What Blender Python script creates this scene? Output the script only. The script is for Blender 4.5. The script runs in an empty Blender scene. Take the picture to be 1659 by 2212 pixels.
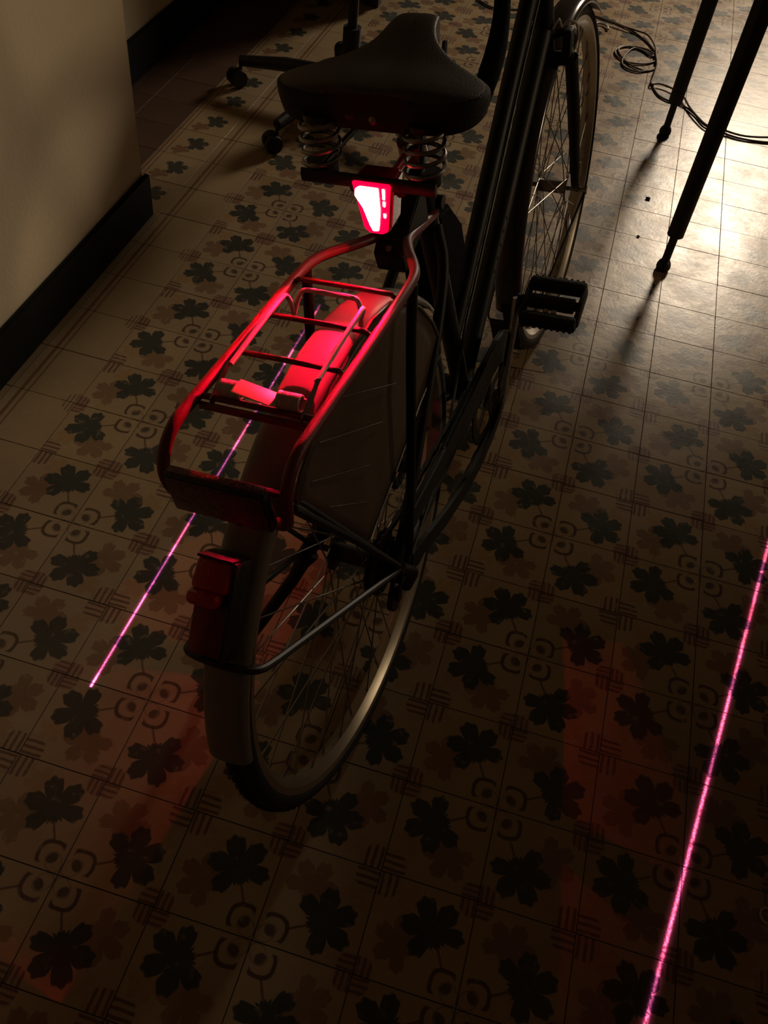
import bpy, bmesh, math, random
from mathutils import Vector, Matrix
random.seed(7)
SC = bpy.context.scene
PI = math.pi
sin, cos = math.sin, math.cos

# ------------------------------------------------------------------ camera
cd = bpy.data.cameras.new('camera'); cam = bpy.data.objects.new('camera', cd)
SC.collection.objects.link(cam); SC.camera = cam
right = Vector((0.95787356, 0.27047335, 0.09655266))
down = Vector((0.26682915, -0.71382571, -0.64749908))
fwd = Vector((-0.10620947, 0.64598531, -0.75592495))
cm = Matrix((right, -down, -fwd)).transposed().to_4x4()
cm.translation = Vector((0.71316614, -0.89444452, 1.30976043))
cam.matrix_world = cm
cd.sensor_fit = 'VERTICAL'; cd.sensor_height = 24.0; cd.sensor_width = 18.0
cd.lens = 24.0 * 1956.0815 / 2212.0
cd.clip_start = 0.02

# ------------------------------------------------------------------ world, exposure
w = bpy.data.worlds.new('night_room'); SC.world = w; w.use_nodes = True
bg = w.node_tree.nodes['Background']
bg.inputs[0].default_value = (1.0, 0.54, 0.25, 1); bg.inputs[1].default_value = 0.019
SC.view_settings.view_transform = 'Standard'
try: SC.view_settings.look = 'None'
except Exception: pass
SC.view_settings.exposure = 0.0; SC.view_settings.gamma = 1.0
SC.view_settings.use_curve_mapping = False

# bicycle frame of reference: x forward, y left, z up, origin where the rear tyre meets the floor
BX0, BY0, TH, LEAN, WB, WR = 0.618333, -0.160224, 1.472075, 0.166016, 1.0963, 0.345
f_ = Vector((cos(TH), sin(TH), 0)); l0 = Vector((-sin(TH), cos(TH), 0)); u0 = Vector((0, 0, 1))
l_ = l0 * cos(LEAN) - u0 * sin(LEAN); u_ = u0 * cos(LEAN) + l0 * sin(LEAN)
BM = Matrix((f_, l_, u_)).transposed().to_4x4(); BM.translation = Vector((BX0, BY0, 0))
def BW(p): return BM @ Vector(p)

# ------------------------------------------------------------------ node helper
class N:
    """arithmetic on shader sockets"""
    def __init__(s, nt, sock): s.nt, s.k = nt, sock
    def _m(s, op, *a, clamp=False):
        n = s.nt.nodes.new('ShaderNodeMath'); n.operation = op; n.use_clamp = clamp
        for i, x in enumerate((s,) + a):
            if isinstance(x, N): s.nt.links.new(x.k, n.inputs[i])
            else: n.inputs[i].default_value = float(x)
        return N(s.nt, n.outputs[0])
    def __add__(s, o): return s._m('ADD', o)
    __radd__ = __add__
    def __sub__(s, o): return s._m('SUBTRACT', o)
    def __rsub__(s, o): return (s * -1.0) + o
    def __mul__(s, o): return s._m('MULTIPLY', o)
    __rmul__ = __mul__
    def __truediv__(s, o): return s._m('DIVIDE', o)
    def abs(s): return s._m('ABSOLUTE')
    def lt(s, o): return s._m('LESS_THAN', o)
    def gt(s, o): return s._m('GREATER_THAN', o)
    def max(s, o): return s._m('MAXIMUM', o)
    def min(s, o): return s._m('MINIMUM', o)
    def pow(s, o): return s._m('POWER', o)
    def sqrt(s): return s._m('SQRT')
    def cos(s): return s._m('COSINE')
    def exp(s): return s._m('EXPONENT')
    def round(s): return s._m('ROUND')
    def frac(s): return s._m('FRACT')
    def atan2(s, o): return s._m('ARCTAN2', o)
    def clamp(s): return s._m('ADD', 0.0, clamp=True)
    def below(s, edge, soft): return ((edge - s) / soft + 0.5).clamp()      # 1 where s < edge, soft border
    def above(s, edge, soft): return ((s - edge) / soft + 0.5).clamp()
    def mix(s, a, b): return a * (1.0 - s) + b * s
def hyp(a, b): return (a * a + b * b).sqrt()


# ------------------------------------------------------------------ lights
def light(name, kind, loc, col, power, **kw):
    d = bpy.data.lights.new(name, kind); d.color = col; d.energy = power
    for k, v in kw.items(): setattr(d, k, v)
    o = bpy.data.objects.new(name, d); SC.collection.objects.link(o); o.location = loc; return o
def aim(o, tgt):
    o.rotation_euler = (Vector(tgt) - o.location).to_track_quat('-Z', 'Y').to_euler()
# shaded room lamp beyond the top right of the picture
key = light('room_lamp', 'SPOT', (1.75, 5.7, 2.12), (1.0, 0.81, 0.60), 410, spot_size=math.radians(52), spot_blend=1.0, shadow_soft_size=0.38)
aim(key, (1.0, 2.25, 0))
# a dim second lamp far to the right, lighting the left wall
side = light('side_lamp', 'SPOT', (4.8, 1.9, 1.75), (1.0, 0.74, 0.46), 95, spot_size=math.radians(40), spot_blend=1.0, shadow_soft_size=0.3)
aim(side, (-.3, .75, .55))
# the lit diodes of the rear lamp, just outside its lens
glow = light('rear_lamp_light', 'SPOT', BW((.1190, -.004, .806)), (1.0, 0.002, 0.040), 20, spot_size=math.radians(84), spot_blend=0.75, shadow_soft_size=0.0)
aim(glow, BW((-.28, 0, .722)))
glow2 = light('rear_lamp_spill', 'SPOT', BW((.1160, -.004, .812)), (1.0, 0.002, 0.035), 2.0, spot_size=math.radians(72), spot_blend=0.8, shadow_soft_size=0.0)
aim(glow2, BW((.105, 0, .70)))
# two line lasers in the rear lamp: each is a point light whose beam is a thin fan
def laser(name, src, pa, pb, power, end_a, col_b):
    """fan in the plane through src, pa, pb"""
    S, A, B = Vector(src), Vector(pa), Vector(pb)
    nrm = (A - S).cross(B - S).normalized(); mid = ((A - S).normalized() + (B - S).normalized()).normalized()
    side = nrm.cross(mid).normalized()
    if side.dot(B - A) < 0: side = -side; nrm = -nrm
    rot = Matrix((side, nrm, side.cross(nrm))).transposed()      # local x along the line, local y = fan normal
    half = math.acos(max(-1, min(1, (A - S).normalized().dot(mid))))
    o = light(name, 'POINT', S, (1.0, 0.14, col_b), power, shadow_soft_size=0.0)
    o.rotation_euler = rot.to_euler()
    nt = o.data.node_tree if o.data.use_nodes else None
    o.data.use_nodes = True; nt = o.data.node_tree
    em = [n for n in nt.nodes if n.type == 'EMISSION'][0]
    tc = nt.nodes.new('ShaderNodeTexCoord'); sp = nt.nodes.new('ShaderNodeSeparateXYZ'); nt.links.new(tc.outputs['Normal'], sp.inputs[0])
    X, Y, Z = [N(nt, sp.outputs[i]) for i in range(3)]
    sgn = 1.0 if (rot.transposed() @ mid).z > 0 else -1.0
    Zf = Z * sgn
    fan = X.atan2(Zf)
    inside = fan.above(-half, .004) * fan.below(half, .004) * Zf.gt(0)
    core = (Y * Y * (-1.0 / (2 * .00115 ** 2))).exp()
    halo = (Y * Y * (-1.0 / (2 * .0032 ** 2))).exp() * .045
    wide = (Y * Y * (-1.0 / (2 * .02 ** 2))).exp() * .0002
    nz = nt.nodes.new('ShaderNodeTexNoise'); nz.inputs['Scale'].default_value = 420; nz.inputs['Detail'].default_value = 1
    nt.links.new(tc.outputs['Normal'], nz.inputs['Vector'])
    speck = N(nt, nz.outputs['Fac']).above(.5, .35) * 1.3 + .35
    tipd = (fan + half).abs(); tip = (tipd * tipd * (-1.0 / (2 * .012 ** 2))).exp() * end_a + 1.0
    nt.links.new(((core * speck * tip + halo + wide) * inside).k, em.inputs['Strength'])
    return o
laser('left_line_laser', BW((.118, .032, .806)), (0.189, -0.290, 0), (0.2125, 0.790, 0), 360, 2.0, 0.66)
laser('right_line_laser', BW((.118, -.044, .800)), (1.045, -0.80, 0), (1.267, 0.430, 0), 470, 0.0, 0.52)
def newmat(name):
    m = bpy.data.materials.new(name); m.use_nodes = True
    return m, m.node_tree, m.node_tree.nodes['Principled BSDF']
def mat(name, col, rough=0.5, metal=0.0, bump=0.0, bscale=200.0, var=0.0, vscale=20.0, coat=0.0, emit=None, es=0.0, spec=0.5):
    m, nt, p = newmat(name)
    p.inputs['Base Color'].default_value = (*col, 1); p.inputs['Roughness'].default_value = rough
    p.inputs['Metallic'].default_value = metal; p.inputs['Coat Weight'].default_value = coat
    p.inputs['Specular IOR Level'].default_value = spec
    tc = nt.nodes.new('ShaderNodeTexCoord')
    if emit: p.inputs['Emission Color'].default_value = (*emit, 1); p.inputs['Emission Strength'].default_value = es
    if var > 0:
        nz = nt.nodes.new('ShaderNodeTexNoise'); nz.inputs['Scale'].default_value = vscale; nz.inputs['Detail'].default_value = 4
        nt.links.new(tc.outputs['Object'], nz.inputs['Vector'])
        mx = nt.nodes.new('ShaderNodeMix'); mx.data_type = 'RGBA'
        mx.inputs[6].default_value = (*[c * (1 - var) for c in col], 1); mx.inputs[7].default_value = (*[min(1, c * (1 + var)) for c in col], 1)
        nt.links.new(nz.outputs['Fac'], mx.inputs[0]); nt.links.new(mx.outputs[2], p.inputs['Base Color'])
    if bump > 0:
        nz = nt.nodes.new('ShaderNodeTexNoise'); nz.inputs['Scale'].default_value = bscale; nz.inputs['Detail'].default_value = 3
        nt.links.new(tc.outputs['Object'], nz.inputs['Vector'])
        b = nt.nodes.new('ShaderNodeBump'); b.inputs['Strength'].default_value = bump; b.inputs['Distance'].default_value = 0.002
        nt.links.new(nz.outputs['Fac'], b.inputs['Height']); nt.links.new(b.outputs[0], p.inputs['Normal'])
    return m

M = {}
M['paint'] = mat('black_frame_paint', (0.008, 0.009, 0.008), 0.5, var=0.4, spec=0.3)
M['rubber'] = mat('black_rubber', (0.015, 0.014, 0.013), 0.75, bump=0.5, bscale=400)
M['plastic'] = mat('black_plastic', (0.012, 0.012, 0.012), 0.5)
M['vinyl'] = mat('saddle_vinyl', (0.055, 0.048, 0.042), 0.42, bump=0.35, bscale=600)
M['steel'] = mat('dull_steel', (0.30, 0.28, 0.26), 0.35, metal=1.0, var=0.4, vscale=60)
M['chrome'] = mat('chrome', (0.62, 0.55, 0.52), 0.36, metal=0.25)
M['darksteel'] = mat('dark_oiled_steel', (0.05, 0.045, 0.04), 0.45, metal=0.9)
M['fender'] = mat('silver_painted_mudguard', (0.20, 0.18, 0.145), 0.45, metal=0.0, bump=0.08, bscale=300, var=0.12)
M['darkgloss'] = mat('dark_gloss_mudguard', (0.035, 0.032, 0.03), 0.22, coat=0.4)
M['rack'] = mat('lamp_tinted_tube', (0.16, 0.024, 0.024), 0.45, metal=0.0, bump=0.1, bscale=300)  # red glow of the rear lamp is put into the tube colour
M['alu'] = mat('aluminium_rim', (0.60, 0.55, 0.46), 0.34, metal=0.9, var=0.2, vscale=40)
M['redref'] = mat('red_reflector_plastic', (0.09, 0.003, 0.004), 0.25, bump=0.9, bscale=350, coat=0.5)
M['taillens'] = mat('glow_tinted_red_lens', (0.75, 0.012, 0.012), 0.2, coat=0.6, bump=0.6, bscale=260)  # bright red stands in for lamp light caught by the upper lens
M['taillens'].node_tree.nodes['Principled BSDF'].inputs['Transmission Weight'].default_value = 0.35
M['darklens'] = mat('dark_red_lens', (0.14, 0.004, 0.006), 0.25, coat=0.3)
M['redlens'] = mat('red_lens', (0.35, 0.006, 0.008), 0.15, coat=0.8)
M['amber'] = mat('amber_plastic', (0.5, 0.16, 0.01), 0.3)
M['white'] = mat('white_plastic', (0.55, 0.5, 0.42), 0.4)
M['tag'] = mat('sheen_tinted_clip_plate', (0.95, 0.85, 0.55), 0.45, metal=0.7)  # cream of the reflected room light is put into the metal colour
M['chairblack'] = mat('chair_black_plastic', (0.01, 0.01, 0.011), 0.5)
M['fabric'] = mat('black_fabric', (0.006, 0.006, 0.006), 0.9, spec=0.05, bump=0.5, bscale=500)
M['tableblack'] = mat('black_powder_coat', (0.010, 0.009, 0.009), 0.45)
M['tabletop'] = mat('brown_table_board', (0.12, 0.07, 0.04), 0.4, var=0.3, vscale=8)
M['cabinet'] = mat('dark_stained_wood', (0.016, 0.012, 0.009), 0.6, var=0.4, vscale=10)
M['cord'] = mat('brown_grey_cord', (0.10, 0.07, 0.045), 0.55)
M['crumb'] = mat('dark_crumb', (0.03, 0.03, 0.03), 0.8)
M['lampglow'] = mat('lit_red_lens', (0.5, 0.0, 0.01), 0.25, emit=(1.0, 0.0, 0.03), es=2.2)
M['lampcore'] = mat('lit_lamp_core', (1, 0.3, 0.3), 0.4, emit=(1.0, 0.10, 0.10), es=45.0)

# cream plaster
m, nt, p = newmat('cream_wall_paint'); M['wall'] = m
tc = nt.nodes.new('ShaderNodeNewGeometry'); nz = nt.nodes.new('ShaderNodeTexNoise'); nz.inputs['Scale'].default_value = 3.5; nz.inputs['Detail'].default_value = 5
nt.links.new(tc.outputs['Position'], nz.inputs['Vector'])
mx = nt.nodes.new('ShaderNodeMix'); mx.data_type = 'RGBA'; mx.inputs[6].default_value = (0.76, 0.63, 0.43, 1); mx.inputs[7].default_value = (0.84, 0.72, 0.53, 1)
nt.links.new(nz.outputs['Fac'], mx.inputs[0]); nt.links.new(mx.outputs[2], p.inputs['Base Color']); p.inputs['Roughness'].default_value = 0.85
n2 = nt.nodes.new('ShaderNodeTexNoise'); n2.inputs['Scale'].default_value = 90; nt.links.new(tc.outputs['Position'], n2.inputs['Vector'])
b = nt.nodes.new('ShaderNodeBump'); b.inputs['Strength'].default_value = 0.15; b.inputs['Distance'].default_value = 0.003
nt.links.new(n2.outputs['Fac'], b.inputs['Height']); nt.links.new(b.outputs[0], p.inputs['Normal'])
M['skirting'] = mat('black_skirting_paint', (0.010, 0.011, 0.008), 0.6, var=0.3, spec=0.15)
M['mortar'] = mat('dark_mortar', (0.035, 0.025, 0.018), 0.9)
M['darktile'] = mat('plain_brown_tile', (0.10, 0.055, 0.035), 0.5, var=0.3, vscale=6)

# ------------------------------------------------------------------ printed tile material (leaf and weave print)
PER = 0.28357; T = PER / 2
def mix_color(nt, fac, a, b):
    mx = nt.nodes.new('ShaderNodeMix'); mx.data_type = 'RGBA'
    nt.links.new(fac.k, mx.inputs[0])
    for i, c in ((6, a), (7, b)):
        if isinstance(c, tuple): mx.inputs[i].default_value = (*c, 1)
        else: nt.links.new(c, mx.inputs[i])
    return mx.outputs[2]
def leaf(a, b, cx, cy, R, ang):
    dx, dy = a - cx, b - cy
    ca, sa = cos(ang), sin(ang)
    lx, ly = dx * ca + dy * sa, dy * ca - dx * sa
    ph = ly.atan2(lx); r = hyp(lx, ly)
    lobe = (ph * 3.0).cos().abs().pow(0.42)
    back = 1.0 - ph.abs().above(2.62, 0.5) * 0.75
    edge = (ph * 21.0).cos() * 0.035
    side = 1.0 + ph.cos() * 0.06
    Rr = (lobe * back * 0.60 + edge + 0.34) * side * R
    return (Rr - r).above(0.0, 0.010), lx, ly
def tile_material(name, kind):
    m, nt, p = newmat(name)
    geo = nt.nodes.new('ShaderNodeNewGeometry'); sep = nt.nodes.new('ShaderNodeSeparateXYZ')
    nt.links.new(geo.outputs['Position'], sep.inputs[0])
    x, y = N(nt, sep.outputs[0]), N(nt, sep.outputs[1])
    def noise(s, d=3):
        n = nt.nodes.new('ShaderNodeTexNoise'); n.inputs['Scale'].default_value = s; n.inputs['Detail'].default_value = d
        nt.links.new(geo.outputs['Position'], n.inputs['Vector']); return N(nt, n.outputs['Fac'])
    n1, n2, n3 = noise(7), noise(45, 4), noise(2.2)
    wob = (n2 - 0.5) * 0.012
    fu = x / PER; fu = fu - fu.round() + wob; fv = y / PER; fv = fv - fv.round() + wob
    same = (fu * fv).gt(0.0)
    a = same.mix(fv.abs(), fu.abs()); bb = same.mix(fu.abs(), fv.abs())
    base = mix_color(nt, n1, (0.31, 0.225, 0.120), (0.43, 0.325, 0.19))
    base = mix_color(nt, n3.above(0.5, 0.3) * 0.35, base, (0.38, 0.29, 0.22))
    BROWN, GREEN, LINE = (0.155, 0.065, 0.035), (0.030, 0.041, 0.038), (0.10, 0.05, 0.038)
    c = base
    if kind == 'main':
        br, _, _ = leaf(a, bb, 0.190, 0.320, 0.140, 1.15)
        c = mix_color(nt, br * (n1 * 0.5 + 0.35), c, BROWN)
        # ochre second leaf behind
        oc, _, _ = leaf(a, bb, 0.395, 0.315, 0.085, 0.9)
        c = mix_color(nt, oc * 0.38, c, (0.33, 0.17, 0.05))
        # woven knots at the middle of the four tiles and between the roses
        P1, Q1 = 0.5 - a, 0.5 - bb
        m1 = hyp(P1, Q1).below(0.138, 0.012) * P1.max(Q1).below(0.118, 0.008)
        st = (Q1 * 28.0).frac(); stripe = (st - 0.5).abs().below(0.22, 0.2)
        c = mix_color(nt, m1 * 0.35, c, (0.33, 0.20, 0.14))
        c = mix_color(nt, m1 * stripe * 0.85, c, LINE)
        for (X1, Y1, s2) in ((P1, bb, bb), (a, Q1, Q1)):
            mm = hyp(X1, Y1).below(0.100, 0.012) * X1.max(Y1).below(0.086, 0.008)
            st = (s2 * 34.0 + 0.1).frac(); sp = (st - 0.5).abs().below(0.22, 0.2)
            c = mix_color(nt, mm * 0.55, c, (0.27, 0.13, 0.09))
            c = mix_color(nt, mm * sp * 0.8, c, (0.10, 0.05, 0.045))
        # four-lobed rose at the tile corner
        d = (a - 0.078).abs().pow(2.6) + (bb - 0.078).abs().pow(2.6)
        d = d.pow(1 / 2.6)
        out = (a + bb).above(0.135, 0.01)
        ring = (d - 0.064).abs().below(0.010, 0.006) * out * a.above(0.028, 0.006) * bb.above(0.028, 0.006)
        c = mix_color(nt, ring * 0.9, c, (0.07, 0.04, 0.03))
        e = hyp(a - 0.062, bb - 0.062)
        bean = hyp((a + bb) * 0.707 - 0.092, (a - bb) * 0.55)
        c = mix_color(nt, bean.below(0.024, 0.008) * 0.85, c, (0.06, 0.04, 0.032))
        petal = (hyp((a + bb) * 0.707 - 0.070, (a - bb) * 0.95) - 0.052).abs().below(0.0035, 0.004)
        c = mix_color(nt, petal * 0.5, c, LINE)
        # leaf with its stalk
        gr, lx, ly = leaf(a, bb, 0.295, 0.180, 0.168, 0.50)
        stem = ly.abs().below(0.006, 0.005) * lx.below(-0.05, 0.01) * lx.above(-0.185, 0.01)
        c = mix_color(nt, stem * 0.8, c, LINE)
        c = mix_color(nt, gr * 0.94, c, GREEN)
    else:
        X = x / PER                                   # border: leaf row between brown double lines
        def line(x0, wd): return (X * PER - x0).abs().below(wd, 0.003)
        if kind == 'border':
            fy = (y / T).frac() - 0.5
            br, _, _ = leaf(X, fy * 0.5, -1.300, -0.15, 0.10, 2.2)
            c = mix_color(nt, br * 0.7, c, BROWN)
            g2, _, _ = leaf(X, fy * 0.5, -1.215, 0.02, 0.135, 0.4)
            c = mix_color(nt, g2 * 0.92, c, GREEN)
            ln = line(-0.418, 0.003).max(line(-0.405, 0.0018))
            c = mix_color(nt, ln * 0.8, c, BROWN)
        else:
            c = mix_color(nt, line(-0.262, 0.0035).max(line(-0.248, 0.0018)) * 0.8, c, BROWN)
            fy = (y / PER + 0.5).frac() - 0.5
            knot = hyp(X + 0.5, fy).below(0.1, 0.012); stp = (((X * 34.0).frac()) - 0.5).abs().below(0.22, 0.2)
            c = mix_color(nt, knot * stp * 0.7, c, LINE)
    # wear and dirt
    c = mix_color(nt, noise(60, 5).above(0.66, 0.12) * 0.35, c, (0.45, 0.37, 0.27))
    c = mix_color(nt, noise(1.3, 5).above(0.62, 0.2) * 0.25, c, (0.18, 0.13, 0.09))
    oi = nt.nodes.new('ShaderNodeObjectInfo'); rnd = N(nt, oi.outputs['Random'])
    hs = nt.nodes.new('ShaderNodeHueSaturation'); nt.links.new(c, hs.inputs['Color'])
    nt.links.new((rnd * 0.16 + 0.92).k, hs.inputs['Value'])
    nt.links.new(hs.outputs[0], p.inputs['Base Color'])
    rg = noise(9, 6) * 0.26 + noise(70, 2) * 0.10 + 0.15
    nt.links.new(rg.k, p.inputs['Roughness']); p.inputs['Specular IOR Level'].default_value = 0.40
    bmp = nt.nodes.new('ShaderNodeBump'); bmp.inputs['Strength'].default_value = 0.35; bmp.inputs['Distance'].default_value = 0.0015
    nt.links.new((noise(26, 4) + noise(140, 2) * 0.3).k, bmp.inputs['Height']); nt.links.new(bmp.outputs[0], p.inputs['Normal'])
    return m
M['tile'] = tile_material('leaf_printed_tile', 'main')
M['tile_border'] = tile_material('border_leaf_tile', 'border')
M['tile_plain'] = tile_material('plain_cream_tile', 'plain')

# ------------------------------------------------------------------ object helpers
def mesh_obj(name, bm, m, parent=None, smooth=True, angle=40):
    bmesh.ops.recalc_face_normals(bm, faces=bm.faces[:])
    me = bpy.data.meshes.new(name); bm.to_mesh(me); bm.free()
    me.materials.append(m)
    if smooth:
        for p_ in me.polygons: p_.use_smooth = True
        me.set_sharp_from_angle(angle=math.radians(angle))
    o = bpy.data.objects.new(name, me); SC.collection.objects.link(o)
    if parent: o.parent = parent
    return o
def copyobj(o, parent=None, **kw):
    c = o.copy(); SC.collection.objects.link(c); c.parent = parent if parent else o.parent
    for k, v in kw.items(): setattr(c, k, v)
    return c
def empty(name, label, cat, loc=(0, 0, 0), rz=0, group=None):
    o = bpy.data.objects.new(name, None); SC.collection.objects.link(o); o.location = loc; o.rotation_euler = (0, 0, rz)
    o.empty_display_size = 0.05
    o['label'] = label; o['category'] = cat
    if group: o['group'] = group
    return o
def tag(o, label, cat, group=None):
    o['label'] = label; o['category'] = cat
    if group: o['group'] = group
    return o
def struct(o): o['kind'] = 'structure'; return o
def box(bm, c, s, bev=0.0, rot=None, seg=2):
    mt = Matrix.Translation(Vector(c)) @ (rot.to_4x4() if rot else Matrix.Identity(4)) @ Matrix.Diagonal((*s, 1))
    r = bmesh.ops.create_cube(bm, size=1, matrix=mt)
    if bev > 0:
        es = list({e for v in r['verts'] for e in v.link_edges})
        bmesh.ops.bevel(bm, geom=es, offset=bev, segments=seg, affect='EDGES', profile=0.5)
def catmull(P, n=6, closed=False):
    P = [Vector(p) for p in P]; out = []
    L = len(P); rng = range(L if closed else L - 1)
    for i in rng:
        p0 = P[(i - 1) % L] if closed or i > 0 else P[0] * 2 - P[1]
        p1, p2 = P[i], P[(i + 1) % L]
        p3 = P[(i + 2) % L] if closed or i + 2 < L else P[-1] * 2 - P[-2]
        for k in range(n):
            t = k / n
            out.append(0.5 * ((2 * p1) + (p2 - p0) * t + (2 * p0 - 5 * p1 + 4 * p2 - p3) * t * t + (3 * p1 - p0 - 3 * p2 + p3) * t ** 3))
    if not closed: out.append(P[-1])
    return out
def tube(bm, P, r, seg=12, closed=False, caps=True, flat=1.0):
    """tube along P, r number or list; flat squeezes the second axis"""
    P = [Vector(p) for p in P]; n = len(P)
    R = r if isinstance(r, (list, tuple)) else [r] * n
    rings = []; prev = None
    for i in range(n):
        if closed: t = P[(i + 1) % n] - P[(i - 1) % n]
        else: t = P[min(i + 1, n - 1)] - P[max(i - 1, 0)]
        t.normalize()
        if prev is None:
            a = Vector((0, 0, 1)) if abs(t.z) < 0.9 else Vector((1, 0, 0))
            u = (a - t * a.dot(t)).normalized()
        else: u = (prev - t * prev.dot(t)).normalized()
        prev = u; v = t.cross(u)
        rings.append([bm.verts.new(P[i] + (u * cos(2 * PI * k / seg) + v * sin(2 * PI * k / seg) * flat) * R[i]) for k in range(seg)])
    for i in range(n if closed else n - 1):
        A, B = rings[i], rings[(i + 1) % n]
        for k in range(seg):
            bm.faces.new((A[k], A[(k + 1) % seg], B[(k + 1) % seg], B[k]))
    if caps and not closed:
        bm.faces.new(rings[0][::-1]); bm.faces.new(rings[-1])
def ring_y(bm, prof, c=(0, 0, 0), seg=96, a0=0, a1=2 * PI, closed_prof=True):
    """sweep profile [(r, y)] round the y axis"""
    full = abs(a1 - a0 - 2 * PI) < 1e-6; n = seg if full else seg + 1
    rows = []
    for i in range(n):
        a = a0 + (a1 - a0) * i / seg
        rows.append([bm.verts.new((c[0] + r * cos(a), c[1] + y, c[2] + r * sin(a))) for r, y in prof])
    L = len(prof); K = L if closed_prof else L - 1
    for i in range(seg if full else n - 1):
        A, B = rows[i], rows[(i + 1) % n]
        for k in range(K): bm.faces.new((A[k], A[(k + 1) % L], B[(k + 1) % L], B[k]))
    if not full and closed_prof: bm.faces.new(rows[0]); bm.faces.new(rows[-1][::-1])
def prism_y(bm, pts, y0, y1, bev=0.0):
    """polygon in x,z given thickness along y"""
    A = [bm.verts.new((x, y0, z)) for x, z in pts]; B = [bm.verts.new((x, y1, z)) for x, z in pts]
    n = len(pts); bm.faces.new(A); bm.faces.new(B[::-1])
    for i in range(n): bm.faces.new((A[i], B[i], B[(i + 1) % n], A[(i + 1) % n]))
    if bev: bmesh.ops.bevel(bm, geom=bm.edges[:], offset=bev, segments=2, affect='EDGES')
def cyl(bm, p0, p1, r, seg=16, r2=None):
    tube(bm, [p0, p1], [r, r if r2 is None else r2], seg)
NB = bmesh.new

# ------------------------------------------------------------------ floor
bm = NB(); box(bm, (1.2, 2.3, -0.0233), (4.6, 7.4, 0.045))
floor = struct(mesh_obj('floor', bm, M['mortar'], smooth=False))
def tile_bm(sx=T - 0.0015, sy=T - 0.0015):
    b_ = NB(); box(b_, (0, 0, -0.005), (sx, sy, 0.010))
    top = [e for e in b_.edges if all(v.co.z > -0.001 for v in e.verts)]
    bmesh.ops.bevel(b_, geom=top, offset=0.00025, segments=1, affect='EDGES'); return b_
def kind_of(i): return 'dark' if i < -3 else 'border' if i == -3 else 'plain' if i == -2 else 'main'
TM = {'dark': M['darktile'], 'border': M['tile_border'], 'plain': M['tile_plain'], 'main': M['tile']}
proto = {}
cells = []
C0 = cm.translation
for i in range(-5, 20):
    for j in range(-9, 38):
        c = Vector(((i + .5) * T, (j + .5) * T, 0))
        d = c - C0; z = d.dot(fwd)
        if z > 0:
            u, v = 829.5 + 1956 * d.dot(right) / z, 1106 + 1956 * d.dot(down) / z
            vis = -60 < u < 1720 and -60 < v < 2290 and not (c.x < -0.30 and c.y < 0.95)
        else: vis = False
        cells.append((0 if vis else 1, d.length, i, j, c))
cells.sort(key=lambda q: (q[0], q[1]))
rest = {}
for k, (hid, dist, i, j, c) in enumerate(cells):
    kd = kind_of(i)
    if k < 300 and not hid:
        if kd not in proto:
            o = mesh_obj('tile', tile_bm(), TM[kd], floor, smooth=False); proto[kd] = o
        else: o = copyobj(proto[kd], floor)
        o.location = (c.x, c.y, random.uniform(-0.0004, 0.0003)); o.rotation_euler = (random.uniform(-.002, .002), random.uniform(-.002, .002), 0)
    else: rest.setdefault(kd, []).append(c)
for kd, L in rest.items():
    bm = NB(); t0 = tile_bm(); me0 = bpy.data.meshes.new('t'); t0.to_mesh(me0); t0.free()
    for c in L:
        n0 = len(bm.verts); bm.from_mesh(me0); bm.verts.ensure_lookup_table()
        off = Vector((c.x, c.y, random.uniform(-0.0004, 0.0003)))
        for v in bm.verts[n0:]: v.co += off
    o = mesh_obj('outlying_tiles', bm, TM[kd], floor, smooth=False); o['kind'] = 'stuff'
    bpy.data.meshes.remove(me0)

# ------------------------------------------------------------------ walls and skirting
WX, CY, FX = -0.310, 0.966, -0.665
bm = NB(); box(bm, (WX - 0.45, (CY - 1.4) / 2 - 0.0, 1.296), (0.90, CY + 1.4, 2.6))
struct(mesh_obj('wall_left', bm, M['wall'], smooth=False))
bm = NB(); box(bm, (FX - 0.27, 3.48, 1.296), (0.54, 5.02, 2.6))
struct(mesh_obj('wall_recess', bm, M['wall'], smooth=False))
def skirt(name, a, b_, h, t=0.013):
    bm = NB(); A, B = Vector(a), Vector(b_); c = (A + B) / 2; d = B - A
    box(bm, (c.x, c.y, h / 2), (max(abs(d.x), t), max(abs(d.y), t), h)); 
    e = [e for e in bm.edges if all(v.co.z > h - 0.001 for v in e.verts)]
    bmesh.ops.bevel(bm, geom=e, offset=0.004, segments=2, affect='EDGES')
    return struct(mesh_obj(name, bm, M['skirting'], smooth=False))
skirt('baseboard_left', (WX + 0.0065, -1.4), (WX + 0.0065, CY + 0.013), 0.112)
skirt('baseboard_recess', (FX + 0.0065, CY + 0.014), (FX + 0.0065, 5.95), 0.125)

# ------------------------------------------------------------------ bicycle
bike = bpy.data.objects.new('bicycle', None); SC.collection.objects.link(bike); bike.empty_display_size = 0.1
bike.matrix_world = BM
tag(bike, 'black city bicycle with luggage rack and glowing red rear lamp, leaning on tiled floor', 'bicycle')
BB = Vector((0.465, 0, 0.28)); AX = Vector((0, 0, WR)); FA = Vector((WB, 0, WR))
SEAT = Vector((0.305, 0, 0.70)); 
def seat_at(z): return BB + (SEAT - BB) * ((z - BB.z) / (SEAT.z - BB.z))

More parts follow.
